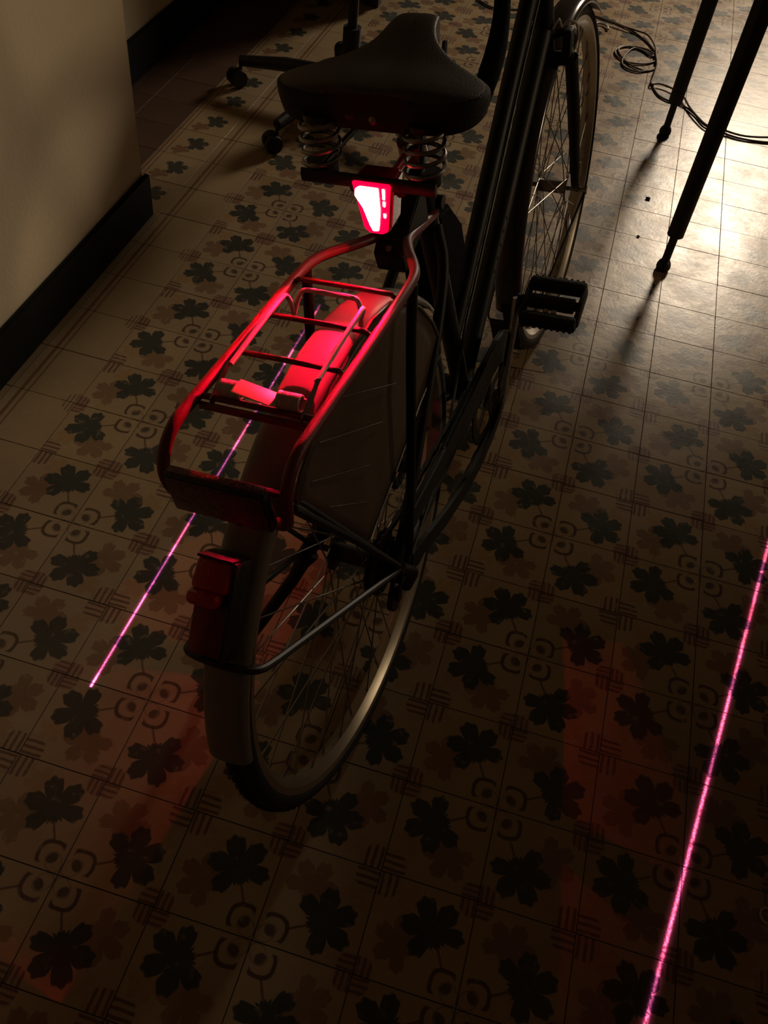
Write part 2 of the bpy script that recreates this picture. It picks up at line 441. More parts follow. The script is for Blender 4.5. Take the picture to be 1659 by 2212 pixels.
# frame
bm = NB()
tube(bm, [BB, seat_at(0.735)], 0.0150, 16)
TTA, TTB = Vector((0.41, 0, 0.415)), Vector((0.858, 0, 0.855))
tube(bm, [TTA, TTB], 0.0135, 16)
tube(bm, [BB, (0.905, 0, 0.715)], 0.0155, 16)
tube(bm, [(0.925, 0, 0.675), (0.838, 0, 0.915)], 0.018, 16)
cyl(bm, BB + Vector((0, 0.036, 0)), BB + Vector((0, -0.036, 0)), 0.021, 20)
for s in (-1, 1):
    tube(bm, catmull([(0.445, s * .012, .285), (0.36, s * .032, .302), (0.18, s * .050, .324), (0.0, s * .060, WR)], 5), [0.0105] * 10 + [0.008] * 6, 10)
    tube(bm, catmull([(0.318, s * .012, .665), (0.27, s * .036, .61), (0.12, s * .052, .462), (0.0, s * .060, WR)], 5), 0.0075, 10)
    prism_y(bm, [(-.022, .335), (.022, .333), (.03, .352), (.0, .366), (-.018, .358)], s * .058, s * .063)
cyl(bm, seat_at(.70) + Vector((.012, .022, 0)), seat_at(.70) + Vector((.012, -.022, 0)), 0.009, 12)
mesh_obj('frame', bm, M['paint'], bike)
# frame lettering on the down tube (pale illegible script kept as a thin flourish)
bm = NB()
fl = []
d_ = (Vector((0.905, 0, 0.715)) - BB).normalized(); nrm = Vector((-d_.z, 0, d_.x))
for k in range(60):
    t = k / 59
    q = BB + d_ * (0.20 + 0.11 * t) + Vector((0, -0.0142, 0)) + nrm * (0.0045 * sin(t * 30) + 0.004)
    fl.append(q)
tube(bm, fl, 0.0006, 5)
mesh_obj('frame_script', bm, M['steel'], bike)['label'] = 'thin pale script on the down tube'

# fork
bm = NB()
tube(bm, [(0.93, 0, 0.672), (0.935, 0, 0.655)], 0.019, 14)
tube(bm, [(0.938, 0.05, 0.66), (0.938, -0.05, 0.66)], 0.012, 12)
for s in (-1, 1):
    tube(bm, catmull([(0.937, s * .046, .664), (0.985, s * .049, .555), (1.03, s * .050, .45), (1.065, s * .050, .375), (WB + .002, s * .050, WR)], 5),
         [0.012] * 8 + [0.0105] * 5 + [0.009] * 4 + [0.007] * 4, 12)
mesh_obj('fork', bm, M['paint'], bike)

# wheels
def make_wheel(name, centre, lam):
    bm = NB()
    prof = [(0.306, -0.010), (0.301, -0.004), (0.301, 0.004), (0.306, 0.010), (0.311, 0.0145), (0.3215, 0.0155), (0.3220, 0.0128),
            (0.3130, 0.0110), (0.3130, -0.0110), (0.3220, -0.0128), (0.3215, -0.0155), (0.311, -0.0145)]
    ring_y(bm, prof, seg=120)
    wh = mesh_obj(name, bm, M['alu'], bike, angle=30); wh.location = centre
    bm = NB(); R0, r0 = 0.3275, 0.0185
    prof = [(R0 + r0 * 1.0 * cos(a) * (0.92 if cos(a) > 0 else 0.75), r0 * sin(a)) for a in [2 * PI * k / 16 for k in range(16)]]
    ring_y(bm, prof, seg=120)
    # raised tread blocks
    for k in range(110):
        a = 2 * PI * k / 110
        for yy in (-0.008, 0.0, 0.008):
            aa = a + (0.5 if yy == 0 else 0) * 2 * PI / 110; rr = 0.3438 - abs(yy) * 0.30
            rot = Matrix.Rotation(-aa, 3, 'Y')
            box(bm, (rr * cos(aa), yy, rr * sin(aa)), (0.0035, 0.0055, 0.011), rot=rot)
    mesh_obj('tire', bm, M['rubber'], wh, angle=50)
    bm = NB()
    cyl(bm, (0, -.030, 0), (0, .030, 0), .013, 20)
    for s in (-1, 1): cyl(bm, (0, s * .027, 0), (0, s * .031, 0), .027, 28)
    cyl(bm, (0, -.070, 0), (0, .070, 0), .0048, 10)
    for s in (-1, 1): cyl(bm, (0, s * .063, 0), (0, s * .071, 0), .0095, 6)
    mesh_obj('hub', bm, M['darksteel'] if lam else M['steel'], wh)
    protos = []
    for side in (-1, 1):
        for dr in (-1, 1):
            bm = NB(); a1 = dr * 1.15
            p0 = Vector((.024 * cos(a1), side * .029, .024 * sin(a1))); p1 = Vector((.303 * cos(0.0), side * .002, 0))
            tube(bm, [p0, p1], .0011, 6); cyl(bm, p1 - (p1 - p0).normalized() * .012, p1, .0019, 6)
            o = mesh_obj('spoke', bm, M['steel'], wh); protos.append((o, side, dr))
    for o, side, dr in protos:
        off = (0 if side > 0 else 10) + (0 if dr > 0 else 20)
        for k in range(9):
            ob = o if k == 0 else copyobj(o, wh)
            ob.rotation_euler = (0, math.radians(off + 40 * k + 4), 0)
    return wh
rw = make_wheel('rear_wheel', AX, True)
fw = make_wheel('front_wheel', FA, False)
bm = NB(); box(bm, (0.14, -.012, -.16), (.075, .006, .030), bev=.004, rot=Matrix.Rotation(math.radians(49), 3, 'Y'))
mesh_obj('spoke_reflector', bm, M['redref'], fw)['label'] = 'red reflector clipped between the front spokes'

# cogs, chain and chain guard
bm = NB()
for k, (r, yy) in enumerate(((.046, -.033), (.041, -.038), (.036, -.043), (.031, -.048))):
    prof = []
    n = 60; A = []; B = []
    for i in range(n):
        a = 2 * PI * i / n; rr = r + (0.003 if i % 4 < 2 else 0)
        A.append(bm.verts.new((rr * cos(a), yy - .001, rr * sin(a)))); B.append(bm.verts.new((rr * cos(a), yy + .001, rr * sin(a))))
    bm.faces.new(A); bm.faces.new(B[::-1])
    for i in range(n): bm.faces.new((A[i], B[i], B[(i + 1) % n], A[(i + 1) % n]))
cyl(bm, (0, -.052, 0), (0, -.030, 0), .022, 20)
mesh_obj('sprocket_cluster', bm, M['darksteel'], rw)
CR = 0.088; CY_ = -0.048
bm = NB(); n = 88; A = []; B = []; A2 = []; B2 = []
for i in range(n):
    a = 2 * PI * i / n; rr = CR + (0.003 if i % 2 else -0.001)
    A.append(bm.verts.new((rr * cos(a), -.0015, rr * sin(a)))); B.append(bm.verts.new((rr * cos(a), .0015, rr * sin(a))))
    A2.append(bm.verts.new((.070 * cos(a), -.0015, .070 * sin(a)))); B2.append(bm.verts.new((.070 * cos(a), .0015, .070 * sin(a))))
for i in range(n):
    j = (i + 1) % n
    bm.faces.new((A[i], A[j], A2[j], A2[i])); bm.faces.new((B[i], B2[i], B2[j], B[j])); bm.faces.new((A[i], B[i], B[j], A[j])); bm.faces.new((A2[i], A2[j], B2[j], B2[i]))
for k in range(5):
    a = 2 * PI * k / 5; tube(bm, [(0, 0, 0), (.073 * cos(a), 0, .073 * sin(a))], [.010, .007], 8, flat=.25)
o = mesh_obj('chainring', bm, M['darksteel'], bike); o.location = BB + Vector((0, CY_, 0))
# chain: bushed links round the ring and the cog
bm = NB()
path = []
for k in range(19): a = PI / 2 - .12 - (PI - .2) * k / 18; path.append(BB + Vector((CR * cos(a), CY_, CR * sin(a))))
for t in [i / 22 for i in range(1, 23)]:
    path.append((BB + Vector((0, CY_, -CR))) * (1 - t) + Vector((.03, -.044, .245)) * t - Vector((0, 0, .012 * sin(PI * t))))
path += [Vector((.012, -.044, .252)), Vector((.008, -.044, .272)), Vector((.026, -.044, .292)), Vector((.034, -.044, .318))]
for k in range(12): a = -.5 - (PI + .9 - .9) * k / 11; path.append(Vector((.041 * cos(a), -.041, WR + .041 * sin(a))))
a_ = Vector((0, -.043, WR + .042)); b_ = BB + Vector((0, CY_, CR))
for t in [i / 24 for i in range(0, 24)]: path.append(a_ * (1 - t) + b_ * t)
cpath = catmull(path, 1, closed=True)
for i in range(len(cpath)):
    p0, p1 = cpath[i], cpath[(i + 1) % len(cpath)]
    d = p1 - p0
    if d.length < 1e-4: continue
    ang = math.atan2(d.z, d.x)
    box(bm, (p0 + p1) / 2, (d.length * 1.1, .006 if i % 2 else .0042, .0085), rot=Matrix.Rotation(-ang, 3, 'Y'))
mesh_obj('chain', bm, M['darksteel'], bike)
bm = NB()
pts = [(.565, .30), (.556, .335), (.535, .366), (.50, .388), (.46, .395), (.40, .393), (.20, .385), (.04, .392), (.025, .385), (.028, .362), (.20, .345), (.38, .335), (.45, .34), (.49, .335), (.52, .31), (.535, .285)]
prism_y(bm, pts, -.062, -.054, .002)
lo = [(.565, .30), (.560, .262), (.535, .222), (.50, .196), (.45, .184), (.38, .184), (.304, .194), (.20, .224), (.12, .256), (.05, .288),
      (.055, .312), (.125, .284), (.205, .253), (.31, .222), (.38, .208), (.45, .207), (.49, .216), (.52, .238), (.54, .268), (.548, .30)]
prism_y(bm, lo, -.0618, -.0542, .002)
mesh_obj('chain_guard', bm, M['paint'], bike)
# rear derailleur
bm = NB()
tube(bm, catmull([(.012, -.060, .325), (.03, -.070, .30), (.022, -.062, .275)], 4), .010, 10, flat=.6)
cyl(bm, (.036, -.049, .292), (.036, -.040, .292), .019, 20); cyl(bm, (.018, -.049, .250), (.018, -.040, .250), .019, 20)
tube(bm, [(.036, -.052, .292), (.018, -.052, .250)], .009, 8, flat=.3)
mesh_obj('derailleur', bm, M['darksteel'], bike)

# cranks and pedals
CRK = Vector((.060, 0, .158))
def crank(sgn):
    s = -1 if sgn < 0 else 1
    d = CRK if s < 0 else -CRK
    y = s * .072
    bm = NB()
    a = BB + Vector((0, y, 0)); b_ = a + d + Vector((0, s * .004, 0))
    n = 8; P = [a.lerp(b_, i / n) for i in range(n + 1)]
    tube(bm, P, [.015, .012, .0105, .010, .0095, .0095, .0095, .011, .012], 12, flat=.7)
    cyl(bm, a - Vector((0, s * .014, 0)), a + Vector((0, s * .006, 0)), .014, 16)
    c = mesh_obj('crank', bm, M['steel'], bike)
    c['label'] = 'right crank arm pointing up' if s < 0 else 'left crank arm pointing down'
    bm = NB(); pc = b_ + Vector((0, s * .058, 0))
    cyl(bm, b_, b_ + Vector((0, s * .104, 0)), .0075, 12)
    cyl(bm, b_ + Vector((0, s * .020, 0)), b_ + Vector((0, s * .092, 0)), .012, 14)
    ed = Vector((.84, 0, -.55))              # pedal tilts with the foot side up
    rot = Matrix.Rotation(math.radians(-18), 3, 'Y')
    for sx in (-1, 1):
        q = pc + rot @ Vector((sx * .036, 0, 0)); box(bm, q, (.019, .092, .024), bev=.006, rot=rot)
        for k in range(9): box(bm, q + rot @ Vector((sx * .0095, (k - 4) * .0095, 0)), (.003, .004, .018), rot=rot)
    for e in (-.044, .044): box(bm, pc + Vector((0, e, 0)), (.070, .009, .018), bev=.003, rot=rot)
    mesh_obj('pedal', bm, M['rubber'], c)
    for e in (-.006, .006):
        bm = NB(); box(bm, pc + rot @ Vector((-.022, e, .004)), (.007, .0085, .008), bev=.001, rot=rot)
        mesh_obj('pedal_reflector', bm, M['white'], c)
crank(-1); crank(1)

# mudguards
def fender(name, c, a0, a1, R=.3555, wd=.0265):
    bm = NB(); prof = []; n = 12
    for k in range(n + 1):
        t = -1 + 2 * k / n; prof.append((R - .012 * abs(t) ** 2.4, wd * sin(t * PI / 2 * .98)))
    inner = [(r - .0014, y * .97) for r, y in prof][::-1]
    ring_y(bm, prof + inner, seg=80, a0=a0, a1=a1)
    o = mesh_obj(name, bm, M['fender'], bike, angle=50); o.location = c; return o
rf = fender('rear_mudguard', AX, math.radians(38), math.radians(172.5))
ff = fender('front_mudguard', FA, math.radians(52), math.radians(196), wd=.026)
ff.data.materials[0] = M['darkgloss']
bm = NB(); box(bm, (-.345, 0, -.145), (.003, .058, .10), bev=.001, rot=Matrix.Rotation(math.radians(-24), 3, 'Y'))
mesh_obj('mud_flap', bm, M['rubber'], ff)
def stay(name, c, ang, R, par, rr=.0026, s0=.066):
    bm = NB(); a = math.radians(ang); e = Vector((R * cos(a), 0, R * sin(a)))
    t = Vector((-sin(a), 0, cos(a)))
    P = [Vector((.004, s0, 0)), Vector((.02 * cos(a), s0, .02 * sin(a))), e * .90 + Vector((0, .046, 0)), e * .97 + Vector((0, .042, 0)),
         e * 1.0 + Vector((0, .030, 0)), e * 1.012, e * 1.0 + Vector((0, -.030, 0)), e * .97 + Vector((0, -.042, 0)), e * .90 + Vector((0, -.046, 0)),
         Vector((.02 * cos(a), -s0, .02 * sin(a))), Vector((.004, -s0, 0))]
    out = [P[0]]
    out += [P[1], P[2]] + catmull(P[2:9], 5) + [P[9], P[10]]
    o2 = [out[0]]
    for q in out[1:]:
        if (q - o2[-1]).length > 1e-5: o2.append(q)
    tube(bm, o2, rr, 8)
    return mesh_obj(name, bm, M['plastic'], par)
stay('mudguard_stay', AX, 150, .364, rf, .0042)
stay('mudguard_stay', AX, 122, .362, rf, .0036)
stay('mudguard_stay', FA, 200, .360, ff, .0024)
# logo mark on the rear mudguard (two dark rounded blots)
for s in (-1, 1):
    bm = NB(); a = math.radians(127)
    P = []
    for k in range(9):
        b2 = PI * .3 + 1.4 * PI * k / 8
        aa = a + .016 * sin(b2); P.append(Vector((.3562 * cos(aa), s * (.008 + .005 * cos(b2)) , .3562 * sin(aa))))
    tube(bm, P, .0018, 6)
    mesh_obj('mudguard_mark', bm, M['plastic'], rf)['label'] = 'dark curved mark printed on the mudguard'

# tail light on the mudguard
a = math.radians(140.5); TR = Matrix.Rotation(-a, 3, 'Y')      # local x = outward, local z = down along the mudguard
tc_ = Vector((.3565 * cos(a), .004, .3565 * sin(a)))
def tlb(bm, c, s, bev, rx=0):
    rot = TR @ Matrix.Rotation(rx, 3, 'Y')
    box(bm, tc_ + TR @ Vector(c), s, bev=bev, rot=rot)
bm = NB(); tlb(bm, (.012, 0, 0), (.024, .047, .104), .005); tlb(bm, (.027, -.0205, 0), (.016, .004, .098), .001); tlb(bm, (.030, 0, -.0500), (.018, .038, .003), .001)
tail = mesh_obj('tail_light', bm, M['plastic'], rf)
tail['label'] = 'unlit rear light with a red lens on the mudguard'
bm = NB(); tlb(bm, (.031, .001, -.032), (.020, .038, .033), .006, .25); tlb(bm, (.035, .004, -.012), (.026, .034, .016), .006, -.2)
mesh_obj('tail_light_lens', bm, M['taillens'], rf)['label'] = 'stepped red upper lens of the unlit light, caught light in its colour'
bm = NB(); tlb(bm, (.025, 0, .022), (.010, .038, .054), .003)
mesh_obj('tail_light_lens', bm, M['darklens'], rf)['label'] = 'dark red lower lens of the unlit light'

# seat post, saddle
bm = NB()
tube(bm, [seat_at(.70), seat_at(.845)], .0130, 16)
cyl(bm, seat_at(.84) + Vector((0, .03, 0)), seat_at(.84) + Vector((0, -.03, 0)), .010, 12)
mesh_obj('seat_post', bm, M['darksteel'], bike)
SEC = [  # x, half width, top z, skirt depth, y shift
    (.150, .070, .900, .046, 0), (.152, .092, .904, .045, 0), (.160, .110, .906, .042, 0), (.176, .118, .907, .036, 0), (.198, .118, .905, .032, .001), (.220, .108, .902, .030, .002),
    (.242, .086, .900, .030, .004), (.262, .062, .901, .032, .007), (.284, .044, .903, .034, .010), (.305, .034, .906, .036, .014), (.330, .029, .909, .036, .018),
    (.355, .026, .909, .034, .020), (.372, .023, .905, .030, .021), (.384, .016, .899, .024, .022), (.389, .008, .892, .014, .022)]
bm = NB(); rows = []
PR = [(-.97, -1.0), (-1.0, -.6), (-1.01, -.12), (-.985, -.02), (-.80, 0), (-.5, 0), (-.2, 0), (0, 0), (.2, 0), (.5, 0), (.80, 0), (.985, -.02), (1.01, -.12), (1.0, -.6), (.97, -1.0)]
for x, hw, z, dp, ys in SEC:
    row = []
    for py, pz in PR:
        crown = .010 * (abs(py) ** 2) * (hw / .12) + (.004 * (1 - min(1, abs(py) / .25)) * (hw / .12) if abs(py) < .25 else 0)
        bow = .012 * (1 - py * py) * (1 if x < .2 else 0) * (.2 - x) / .054          # rounded rear
        side = dp * (1 - .30 * py * py) if x < .21 else dp
        row.append(bm.verts.new((x - (.004 if pz < -.02 and x < .158 else 0), py * hw + ys, z - crown + pz * side)))
    rows.append(row)
for A, B in zip(rows, rows[1:]):
    for k in range(len(A) - 1): bm.faces.new((A[k], A[k + 1], B[k + 1], B[k]))
bm.faces.new(rows[0]); bm.faces.new(rows[-1][::-1])
sad = mesh_obj('saddle', bm, M['vinyl'], bike, angle=180)
sd = sad.modifiers.new('sub', 'SUBSURF'); sd.levels = sd.render_levels = 2
sad.data.materials.append(M['rubber'])
for i_, p_ in enumerate(sad.data.polygons):
    if i_ < 14 * 7 and (i_ % 14 < 3 or i_ % 14 > 10) or i_ == 14 * 14: p_.material_index = 1
so = sad.modifiers.new('thick', 'SOLIDIFY'); so.thickness = .003
bm = NB(); r = bmesh.ops.create_uvsphere(bm, u_segments=16, v_segments=8, radius=.0048, matrix=Matrix.Translation((.1475, -.004, .872)) @ Matrix.Diagonal((.5, 1, 1, 1)))
mesh_obj('rivet', bm, M['steel'], sad)['label'] = 'round metal rivet on the saddle rear'
bm = NB(); box(bm, (.1478, .022, .8730), (.0022, .010, .006), bev=.0006)
mesh_obj('badge', bm, M['redref'], sad)['label'] = 'small red badge on the saddle rear'
spr = []
for s in (-1, 1):
    bm = NB(); P = []
    for k in range(4 * 20 + 1):
        t = k / 80; P.append((.150 + .021 * cos(2 * PI * 4 * t), s * .060 + .021 * sin(2 * PI * 4 * t), .818 + .052 * t))
    tube(bm, P, .0024, 7); mesh_obj('coil_spring', bm, M['steel'], sad)
bm = NB()
tube(bm, [(.132, .078, .812), (.132, -.078, .812)], .008, 10, flat=.45)
for s in (-1, 1):
    cyl(bm, (.150, s * .060, .810), (.150, s * .060, .822), .018, 18); cyl(bm, (.150, s * .060, .868), (.150, s * .060, .874), .016, 18)
    tube(bm, catmull([(.135, s * .060, .815), (.20, s * .040, .838), (.27, s * .024, .850), (.33, s * .018, .860), (.37, s * .008, .874)], 4), .0035, 8)
mesh_obj('saddle_frame', bm, M['darksteel'], sad)

# glowing rear lamp under the saddle
LC = Vector((.128, -.006, .786))
def quadbox(bm, x0, x1, pts, bev=.0015):
    A = [bm.verts.new((x0, y, z)) for y, z in pts]; B = [bm.verts.new((x1, y * .9, z)) for y, z in pts]
    n = len(pts); fs = [bm.faces.new(A), bm.faces.new(B[::-1])]
    for i in range(n): fs.append(bm.faces.new((A[i], B[i], B[(i + 1) % n], A[(i + 1) % n])))
    bmesh.ops.bevel(bm, geom=list({e for f in fs for e in f.edges}), offset=bev, segments=2, affect='EDGES')
def lp(L): return [(LC.y + y, LC.z + z) for y, z in L]
bm = NB(); quadbox(bm, .1285, .166, lp([(.024, .030), (-.026, .030), (-.020, -.026), (-.012, -.032), (.006, -.032), (.012, -.026)]), .003)
cyl(bm, (.16, LC.y, LC.z + .005), seat_at(.79) - Vector((.012, 0, 0)), .006, 10)
tube(bm, [seat_at(.782), seat_at(.80)], .0175, 16)
for s in (-1, 1):
    cyl(bm, (.150, LC.y + s * .020, LC.z + .016), (.140, LC.y + s * .030, LC.z + .015), .0065, 12)
lamp = mesh_obj('rear_lamp', bm, M['redlens'], bike); lamp['label'] = 'red bicycle lamp, switched on, under the saddle'
bm = NB(); quadbox(bm, .1250, .1290, lp([(.0225, .0285), (-.0240, .0285), (-.018, -.026), (-.011, -.030), (.005, -.030), (.011, -.025)]), .0012)
mesh_obj('lit_lens', bm, M['lampglow'], lamp)['label'] = 'red lens lit from inside'
bm = NB(); quadbox(bm, .1235, .1256, lp([(.0185, .021), (.0135, .0245), (-.010, .0245), (-.0105, .000), (-.0085, -.018), (-.0075, -.0255), (.000, -.0265), (.003, -.020), (.010, -.000), (.0155, .010), (.0195, .013)]), .0008)
mesh_obj('bright_diode', bm, M['lampcore'], lamp)['label'] = 'white hot glare of the diodes'
bm = NB()
for z0, z1 in ((.012, .024), (.004, .010), (-.009, -.004)):
    quadbox(bm, .1235, .1256, lp([(-.0145, z1), (-.0172, z1), (-.0168, z0), (-.0145, z0)]), .0004)
mesh_obj('side_diode', bm, M['lampcore'], lamp)

# luggage rack
RZ = .727
bm = NB()
half = [(.308, .013, .688), (.250, .015, .700), (.200, .018, .711), (.165, .031, .717), (.130, .0500, .722), (.100, .0615, .725), (.05, .0645, .727), (-.06, .0645, .728), (-.16, .0645, .730), (-.205, .0640, .729), (-.232, .0635, .712), (-.238, .062, .685), (-.228, .052, .655), (-.216, .028, .638)]
P = [Vector(p) for p in half] + [Vector((-.214, 0, .634))] + [Vector((x, -y, z)) for x, y, z in half[::-1]]
tube(bm, catmull(P, 6), .0062, 14)
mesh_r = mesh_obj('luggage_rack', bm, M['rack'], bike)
bm = NB()
prism_y(bm, [(.262, .735), (.245, .750), (.205, .725), (.175, .700), (.185, .672), (.215, .690), (.27, .70)], -.019, .019, .002)
mesh_obj('mounting_plate', bm, M['paint'], mesh_r)
bm = NB()
for q in ((.205, .0, .7270), (.184, 0, .703)): cyl(bm, Vector(q), Vector(q) + Vector((-.005, 0, .004)), .0042, 6)
mesh_obj('bolt', bm, M['steel'], mesh_r)
for x in (.050, -.022, -.090):
    bm = NB(); tube(bm, catmull([(x, .064, RZ - .002), (x, .056, RZ + .004), (x, .045, RZ + .006), (x, -.045, RZ + .006), (x, -.056, RZ + .004), (x, -.064, RZ - .002)], 4), .0030, 9)
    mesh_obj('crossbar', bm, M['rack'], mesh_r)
bm = NB(); tube(bm, [(-.158, .064, RZ + .001), (-.158, -.064, RZ + .001)], .0034, 9)
box(bm, (-.166, 0, RZ - .004), (.004, .120, .008), bev=.001)
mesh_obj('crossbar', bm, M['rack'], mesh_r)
# strut legs from rack down to the rear axle
for s in (-1, 1):
    bm = NB(); tube(bm, catmull([(.088, s * .0645, .724), (.078, s * .064, .66), (.055, s * .066, .50), (.028, s * .068, .365), (.014, s * .068, .340)], 5), .0062, 12)
    mesh_obj('rack_leg', bm, M['paint'], mesh_r)
# sprung clip
bm = NB()
CZ = .744
for s in (-1, 1):
    P = catmull([(-.122, s * .046, CZ - .002), (-.06, s * .0455, CZ + .002), (-.012, s * .045, CZ + .003), (.000, s * .0435, CZ), (.001, s * .040, CZ - .012), (.001, s * .039, CZ - .022)], 5)
    tube(bm, P, .0028, 9)
P = catmull([(.001, .039, CZ - .022), (.006, .036, CZ - .010), (.010, .031, CZ + .001), (.012, .022, CZ + .003), (.012, 0, CZ + .003), (.012, -.026, CZ + .003), (.010, -.034, CZ + .001), (.006, -.038, CZ - .010), (.001, -.039, CZ - .022)], 4)
tube(bm, P, .0028, 9)
clip = mesh_obj('spring_clip', bm, M['chrome'], mesh_r); clip['label'] = 'shiny bent wire spring clip of the rack'
for s in (-1, 1):
    bm = NB()
    prism_y(bm, [(-.118, CZ), (-.123, CZ + .003), (-.164, RZ + .004), (-.164, RZ - .004), (-.158, RZ - .004)], s * .048 - .001, s * .048 + .001)
    mesh_obj('clip_arm', bm, M['steel'], clip)
for s in (-1, 1):
    bm = NB(); P = []; n = 11
    for k in range(n * 12 + 1):
        t = k / (n * 12); P.append((-.150 + .0078 * cos(2 * PI * n * t), s * (.019 + .024 * t), RZ + .009 + .0078 * sin(2 * PI * n * t)))
    tube(bm, P, .00135, 6); mesh_obj('torsion_spring', bm, M['chrome'], clip)
pw = BW((-.156, .002, RZ + .0165))
pn = (((C0 - pw).normalized() + (key.location - pw).normalized()).normalized()); pn = BM.to_3x3().transposed() @ pn; pn = (pn + Vector((0, 0, 2.2))).normalized()
py_ = (Vector((0, 1, 0)) - pn * pn.y).normalized(); plate_rot = Matrix((py_.cross(pn), py_, pn)).transposed()
bm = NB(); box(bm, (-.156, .002, RZ + .0165), (.022, .040, .0015), bev=.0006, rot=plate_rot)
mesh_obj('clip_plate', bm, M['tag'], clip)['label'] = 'metal plate at the middle of the clip, cream reflection in its colour'
# wide rear reflector
bm = NB(); RR = Matrix.Rotation(math.radians(-6), 3, 'Y')
box(bm, (-.247, 0, .690), (.014, .104, .050), bev=.004, rot=RR)
ref = mesh_obj('reflector_housing', bm, M['plastic'], mesh_r); ref['label'] = 'wide dark reflector at the end of the rack'
bm = NB(); box(bm, (-.2525, 0, .690), (.006, .098, .044), bev=.002, rot=RR)
box(bm, (-.247, 0, .7145), (.008, .098, .003), bev=.001, rot=RR)
mesh_obj('reflector_face', bm, M['redref'], ref)['label'] = 'red reflector face'

# dress guards (skirt guards)
gm, nt, p = newmat('smoky_guard_sheet')
p.inputs['Base Color'].default_value = (.095, .07, .05, 1); p.inputs['Roughness'].default_value = .30
p.inputs['Specular IOR Level'].default_value = .4
tcn = nt.nodes.new('ShaderNodeTexCoord'); nzn = nt.nodes.new('ShaderNodeTexNoise'); nzn.inputs['Scale'].default_value = 40; nzn.inputs['Detail'].default_value = 5
nt.links.new(tcn.outputs['Object'], nzn.inputs['Vector']); bp = nt.nodes.new('ShaderNodeBump'); bp.inputs['Strength'].default_value = .4; bp.inputs['Distance'].default_value = .002
nt.links.new(nzn.outputs['Fac'], bp.inputs['Height']); nt.links.new(bp.outputs[0], p.inputs['Normal'])
M['guard'] = gm
def guard(s):
    pol = [(122.0, .368), (119, .375), (112, .378), (104, .379), (96, .379), (88, .378), (80, .372), (70, .352), (63, .341), (52, .322), (44, .308), (40, .292), (42, .268), (50, .215), (58, .168), (78, .121), (100, .108), (114, .104), (119, .112), (121, .21), (123, .36)]
    P = [Vector((r * cos(math.radians(a)), 0, WR + r * sin(math.radians(a)))) for a, r in pol]
    cen = Vector((-.02, 0, WR + .25))
    bm = NB(); n = len(P); rings = []
    for q in (1.0, .85, .6, .3):
        rings.append([bm.verts.new(Vector((0, s * (.046 - .006 * (1 - q)) , 0)) + cen + (p_ - cen) * q) for p_ in P])
    c0 = bm.verts.new(cen + Vector((0, s * .041, 0)))
    for A, B in zip(rings, rings[1:]):
        for k in range(n): bm.faces.new((A[k], A[(k + 1) % n], B[(k + 1) % n], B[k]))
    for k in range(n): bm.faces.new((rings[-1][k], rings[-1][(k + 1) % n], c0))
    g = mesh_obj('dress_guard', bm, M['guard'], bike, angle=180)
    md = g.modifiers.new('thick', 'SOLIDIFY'); md.thickness = .0016
    g['label'] = ('smoky plastic skirt guard on the right of the rear wheel' if s < 0 else 'smoky plastic skirt guard on the left of the rear wheel')
    bm = NB()
    tube(bm, [p_ + Vector((0, s * .0465, 0)) for p_ in P], .0022, 7, closed=True)
    for a0, r0, a1, r1 in ((118, .34, 96, .20), (112, .355, 84, .23), (119, .27, 104, .16), (104, .36, 74, .26)):
        A = Vector((r0 * cos(math.radians(a0)), s * .0455, WR + r0 * sin(math.radians(a0)))); B = Vector((r1 * cos(math.radians(a1)), s * .0445, WR + r1 * sin(math.radians(a1))))
        tube(bm, [A, B], .0007, 5)
    mesh_obj('guard_rim', bm, M['guard'], g)
    bm = NB(); tube(bm, [(-.205, s * .048, .652), (-.10, s * .055, .50), (.0, s * .066, WR)], .0048, 8)
    mesh_obj('guard_strap', bm, M['paint'], g)
guard(-1)

# frame case behind the seat tube
bm = NB()
prism_y(bm, [(.352, .660), (.40, .655), (.455, .600), (.485, .520), (.47, .485), (.405, .470), (.372, .52)], -.004, .058, .006)
cyl(bm, (.40, .02, .475), (.397, .02, .462), .005, 10)
o = mesh_obj('frame_case', bm, M['fabric'], bike); o['label'] = 'black boxy case fixed in front of the seat tube'

# kickstand on the left
bm = NB()
tube(bm, [(-.01, .060, .34), (-.02, .074, .325), (-.03, .085, .30), (-.085, .225, .058), (-.10, .242, .048)], [.011, .011, .009, .008, .010], 10)
box(bm, (-.012, .066, .345), (.04, .012, .03), bev=.003)
mesh_obj('kickstand', bm, M['paint'], bike)
# front brake caliper, cable, headset, stem and handlebar (above the picture)
bm = NB()
tube(bm, catmull([(.925, -.012, .700), (.945, -.040, .705), (.955, -.044, .680), (.960, -.032, .655)], 5), .007, 8)
tube(bm, catmull([(.925, .012, .700), (.945, .040, .705), (.955, .044, .680), (.960, .032, .655)], 5), .007, 8)
for s in (-1, 1): box(bm, (.957, s * .021, .652), (.045, .012, .014), bev=.003)
box(bm, (.93, -.040, .690), (.03, .016, .045), bev=.004)
mesh_obj('brake_caliper', bm, M['plastic'], bike)
bm = NB()
tube(bm, catmull([(.92, -.030, .715), (.915, -.040, .728), (.925, -.052, .722), (.935, -.055, .700), (.94, -.050, .680)], 6), .0022, 7)
tube(bm, catmull([(.90, -.018, .720), (.905, -.026, .733), (.912, -.03, .72)], 5), .002, 7)
mesh_obj('brake_wire', bm, M['chrome'], bike)['label'] = 'bright bent wire at the front brake'
bm = NB()
tube(bm, [(.838, 0, .915), (.808, 0, 1.00)], .011, 12)
tube(bm, catmull([(.808, 0, .99), (.815, 0, 1.01), (.85, 0, 1.03)], 4), .013, 12)
st = mesh_obj('stem', bm, M['steel'], bike)
bm = NB()
